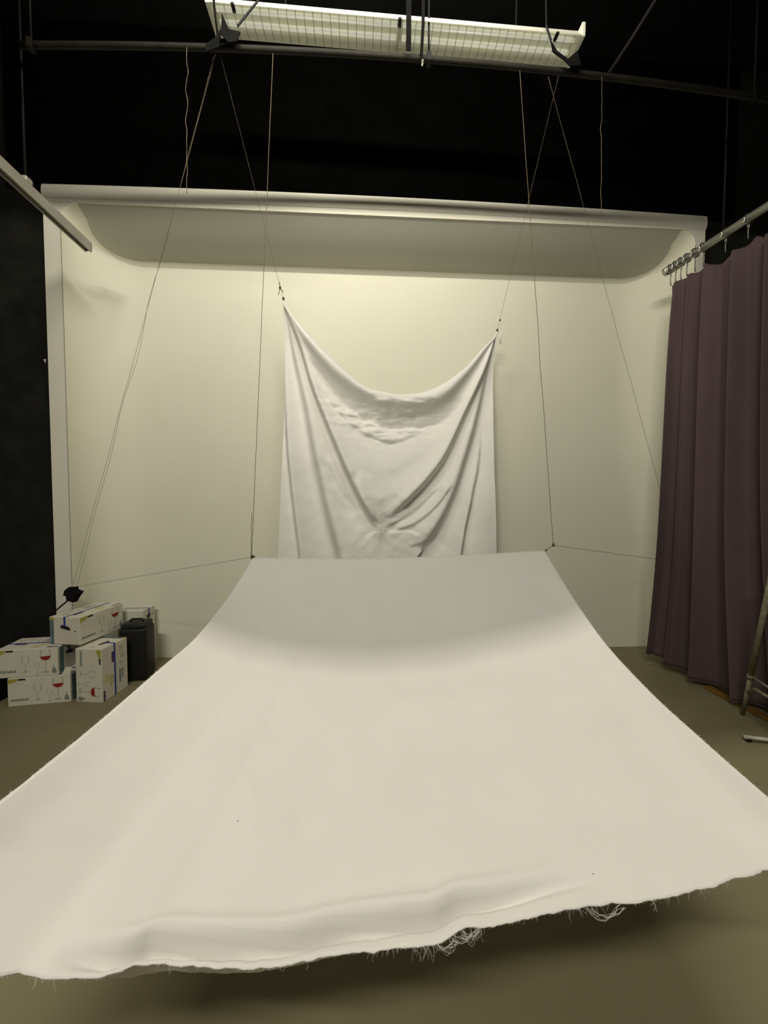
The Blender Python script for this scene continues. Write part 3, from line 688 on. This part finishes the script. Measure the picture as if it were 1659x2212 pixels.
def make_carton(name):
    root = empty(name)
    # origin: centre of the bottom face; x along the length, -y is the printed front, -x the end with the hand hole
    MB().rbox((0, 0, BH/2), (BL, BW, BH), .004, None, 2).build('carton', M['card'], root)
    x0, y0 = -BL/2, -BW/2
    front = ((x0, y0, 0), (1, 0, 0), (0, 0, 1), (0, -1, 0)); topf = ((x0, y0, BH), (1, 0, 0), (0, 1, 0), (0, 0, 1))
    endf = ((x0, y0+BW, 0), (0, -1, 0), (0, 0, 1), (-1, 0, 0)); endr = ((-x0, y0, 0), (0, 1, 0), (0, 0, 1), (1, 0, 0))
    L, H, Wd = BL, BH, BW
    decal('yellow_label', M['p_yellow'], front, [[(.012*L, .90*H), (.27*L, .93*H), (.27*L, .975*H), (.012*L, .985*H)], [(.012*L, .80*H), (.14*L, .87*H), (.15*L, .92*H), (.012*L, .92*H)]], root)
    decal('black_label', M['p_black'], front, [rect(.17*L, .915*H, .285*L, .97*H)], root, .0014)
    bar = []
    for i in range(11):
        a = .04+.026*i; bar.append(rect(a*L, (.17+.008*((i*7) % 3))*H, (a+.021)*L, (.245+.012*((i*5) % 3))*H))
    decal('pale_print', M['p_teal_pale'], front, bar, root)
    decal('wine_glass_print', M['p_grey'], front, glass(.475*L, .17*H, .60*H, .13*L), root)
    decal('wine_glass_print', M['p_grey'], front, glass(.66*L, .09*H, .42*H, .085*L), root)
    decal('wine_glass_print', M['p_lightgrey'], front, glass(.735*L, .13*H, .30*H, .06*L), root)
    decal('wine_glass_print', M['p_grey'], front, glass(.80*L, .12*H, .82*H, .19*L), root)
    decal('red_wine_print', M['p_red'], front, [[(.712*L, .70*H), (.888*L, .72*H), (.875*L, .64*H), (.83*L, .575*H), (.79*L, .565*H), (.74*L, .61*H)]], root, .0014)
    decal('bottle_print', M['p_teal_pale'], front, [[(.90*L, .09*H), (.975*L, .09*H), (.97*L, .22*H), (.945*L, .28*H), (.94*L, .38*H), (.925*L, .38*H), (.92*L, .28*H), (.90*L, .22*H)]], root)
    # lid
    decal('blue_strap', M['strap'], topf, [rect(-.0005, .465*Wd, L+.0005, .52*Wd)], root, .0016)
    decal('purple_label', M['p_violet'], topf, [rect(.14*L, .375*Wd, .34*L, .46*Wd)], root, .001)
    decal('pale_tape', M['p_paleyellow'], topf, [[(.50*L, .12*Wd), (.56*L, .38*Wd), (.66*L, .36*Wd), (.64*L, .06*Wd)]], root, .001)
    decal('dark_label', M['p_violet'], topf, [rect(.80*L, .05*Wd, .985*L, .115*Wd)], root, .001)
    decal('ring_print', M['p_yellow'], topf, [[(.60*L, .34*Wd), (.60*L, .44*Wd), (.612*L, .44*Wd), (.612*L, .34*Wd)], [(.60*L, .34*Wd), (.76*L, .30*Wd), (.76*L, .325*Wd), (.60*L, .365*Wd)], [(.60*L, .43*Wd), (.70*L, .43*Wd), (.76*L, .325*Wd), (.745*L, .31*Wd), (.69*L, .41*Wd), (.60*L, .41*Wd)]], root, .0012)
    for q in (rect(.08*L, .66*Wd, .20*L, .80*Wd), rect(.24*L, .70*Wd, .34*L, .86*Wd), [(.38*L, .64*Wd), (.48*L, .70*Wd), (.42*L, .84*Wd)], ellipse(.60*L, .80*Wd, .03*L, .05*Wd)): decal('grey_print', M['p_lightgrey'], topf, [q], root, .001)
    decal('teal_print', M['p_teal'], topf, [rect(.55*L, .66*Wd, .80*L, .71*Wd), rect(.55*L, .76*Wd, .74*L, .80*Wd)], root, .001)
    # ends
    for fr_, nm in ((endf, 'hand_hole'), (endr, 'hand_hole')):
        decal(nm, M['p_black'], fr_, [[(.36*Wd, .66*H), (.42*Wd, .72*H), (.62*Wd, .66*H), (.70*Wd, .58*H), (.66*Wd, .52*H), (.46*Wd, .58*H), (.38*Wd, .60*H)]], root, .0016)
        decal('air_hole', M['p_black'], fr_, [ellipse(.84*Wd, .50*H, .022*Wd, .022*H, 10)], root, .0016)
        decal('blue_strap', M['strap'], fr_, [rect(.475*Wd, .68*H, .535*Wd, H+.0015)], root, .002)
    decal('teal_stripe', M['p_teal'], endf, [rect(.02*Wd, .0, .14*Wd, .88*H)], root)
    decal('yellow_corner', M['p_yellow'], endf, [[(.0, .88*H), (.17*Wd, .88*H), (.12*Wd, .99*H), (.0, .99*H)]], root)
    decal('teal_stripe', M['p_teal'], endr, [rect(.08*Wd, .0, .26*Wd, .97*H)], root)
    return root
box0 = make_carton('wine_glass_carton')
def place(o, loc, R, label):
    o.location = loc; o.rotation_euler = R.to_euler(); tag(o, label, 'carton', 'cartons of wine glasses'); return o
RZ = lambda a: Matrix.Rotation(a, 3, 'Z')
# lowest left carton lying on the floor
d = Vector((-2.125+2.512, 2.89-2.84)).normalized(); a1 = math.atan2(d.y, d.x); R1 = RZ(a1)
c1 = Vector((-2.512, 2.84, 0))+R1 @ Vector((BL/2, BW/2, 0))
place(box0, c1, R1, 'white wine glass carton lying on the floor under another, leftmost bottom one')
# second carton on top of it, shifted left
b2 = copy_tree(box0); R2 = RZ(a1-.03); c2 = Vector((-2.588, 2.842, BH+.002))+R2 @ Vector((BL/2, BW/2, 0))
place(b2, c2, R2, 'white wine glass carton stacked second at far left, cut by the photo edge')
# upright carton: standing on end, lid facing right
b3 = copy_tree(box0)
ang = math.atan2(3.106-2.855, -1.838+1.876)           # direction of the lid face along the ground
uy = Vector((math.cos(ang), math.sin(ang), 0)); ux = Vector((0, 0, -1)); uz = Vector((uy.y, -uy.x, 0))
R3 = Matrix((ux, uy, uz)).transposed()
c3 = Vector((-1.876, 2.855, BL/2))+uy*(BW/2)-uz*BH
place(b3, c3, R3, 'white carton standing upright on the floor with blue strap down its side')
# topmost carton, bridging the stack and the upright one
b4 = copy_tree(box0); a4 = math.atan2(.40, .075); R4 = RZ(a4)
c4 = Vector((-2.050, 2.90, 2*BH+.006))+R4 @ Vector((BL/2, BW/2, 0))
place(b4, c4, R4, 'topmost white wine glass carton with blue strap, bridging the pile')
# loose flap at the low carton's corner
fo = MB().add([(BL/2-.055, -BW/2, BH-.002), (BL/2, -BW/2, BH-.002), (BL/2+.012, -BW/2+.004, BH+.055), (BL/2-.030, -BW/2+.004, BH+.055),
               (BL/2-.055, -BW/2+.002, BH-.002), (BL/2, -BW/2+.002, BH-.002), (BL/2+.012, -BW/2+.006, BH+.055), (BL/2-.030, -BW/2+.006, BH+.055)],
              [(0, 1, 2, 3), (7, 6, 5, 4), (0, 4, 5, 1), (1, 5, 6, 2), (2, 6, 7, 3), (3, 7, 4, 0)]).build('flap', M['card'], box0)
# tall black container and the carton behind it
bn = empty('black_container', (-1.853, 3.266, 0)); Rb = RZ(.09)
MB().rbox((0, 0, .215), (.205, .180, .43), .022, Rb, 4).build('body', M['bin'], bn, True)
MB().rbox((0, 0, .445), (.185, .16, .045), .015, Rb, 3).build('lid', M['bin'], bn, True)
MB().tube([Rb @ Vector((-.05, 0, .465)), Rb @ Vector((-.04, 0, .488)), Rb @ Vector((.04, 0, .488)), Rb @ Vector((.05, 0, .465))], .008, 8).build('handle', M['bin'], bn, True)
for q in (-.05, .05): MB().rbox(Rb @ Vector((q, -.090, .21)), (.012, .008, .36), .003, Rb).build('rib', M['bin'], bn, True)
tag(bn, 'tall black plastic container standing on the floor right of the upright carton', 'container')
sc_ = empty('tall_carton', (-1.968, 3.466, .0005)); SH = .521
MB().rbox((0, 0, SH/2), (.21, .19, SH), .004, None, 2).build('carton', M['card'], sc_)
topf = ((-.105, -.095, SH), (1, 0, 0), (0, 1, 0), (0, 0, 1)); ef = ((.105, -.095, SH-.26), (0, 1, 0), (0, 0, 1), (1, 0, 0)); ff = ((-.105, -.095, SH-.26), (1, 0, 0), (0, 0, 1), (0, -1, 0))
decal('blue_strap', M['strap'], topf, [rect(0, .085, .2105, .100)], sc_, .0014)
for q in (rect(.02, .02, .06, .06), rect(.09, .03, .15, .055)): decal('grey_print', M['p_lightgrey'], topf, [q], sc_)
decal('blue_strap', M['strap'], ef, [rect(.085, .20, .100, .260)], sc_, .002)
decal('hand_hole', M['p_black'], ef, [[(.06, .20), (.10, .225), (.115, .20), (.10, .17), (.065, .18)]], sc_, .0016)
decal('air_hole', M['p_black'], ef, [ellipse(.150, .195, .006, .006, 10)], sc_, .0016)
tag(sc_, 'white strapped carton with hand hole rising behind the black container', 'carton')
# black cloth bundle on a rod behind the cartons
bd = empty('black_bundle', (-2.225, 3.10, .745))
MB().sphere((0, 0, 0), .055, 9, 7, (1.05, .9, 1.0), .55, 21).build('wrapped_cloth', M['black_soft'], bd)
MB().sphere((-.035, -.02, .01), .030, 7, 5, (1, 1, .8), .6, 5).build('cloth_fold', M['black_soft'], bd)
MB().tube([(-.02, 0, -.03), (-.105, 0, -.10), (-.40, .01, -.36), (-.80, .02, -.744)], .006, 8).build('rod', M['dark_steel'], bd, True)
tag(bd, 'black cloth bundle on a thin slanting rod behind the topmost carton', 'bundle')
# dark bag added to fill the dark gap at the far left of the pile
bg = MB().rbox((0, 0, .09), (.20, .22, .18), .05, None, 4).build('black_block', M['black_soft'], None, True); bg.location = (-2.72, 2.99, 0.001)
tag(bg, 'black bag filling the dark gap on the floor left of the bottom carton', 'block')
# torn paint patches on the black return beside the alcove
for k, (x, z, w, h) in enumerate(((-2.545, 2.60, .018, .030), (-2.50, 1.92, .022, .075), (-2.475, 2.30, .010, .02))):
    o = MB().add([(0, 0, 0), (w, 0, h*.2), (w*.8, 0, -h), (0, .004, 0), (w, .004, h*.2), (w*.8, .004, -h)], [(0, 1, 2), (5, 4, 3), (0, 3, 4, 1), (1, 4, 5, 2), (2, 5, 3, 0)]).build('paint_chip', M['trim_white'])
    o.location = (x, 3.2965, z)
    tag(o, ['small pale chip high on the black wall edge left of the alcove', 'longer pale torn chip lower on the black wall edge left of the alcove', 'tiny pale chip between the two others on the black wall edge'][k], 'paint chip')
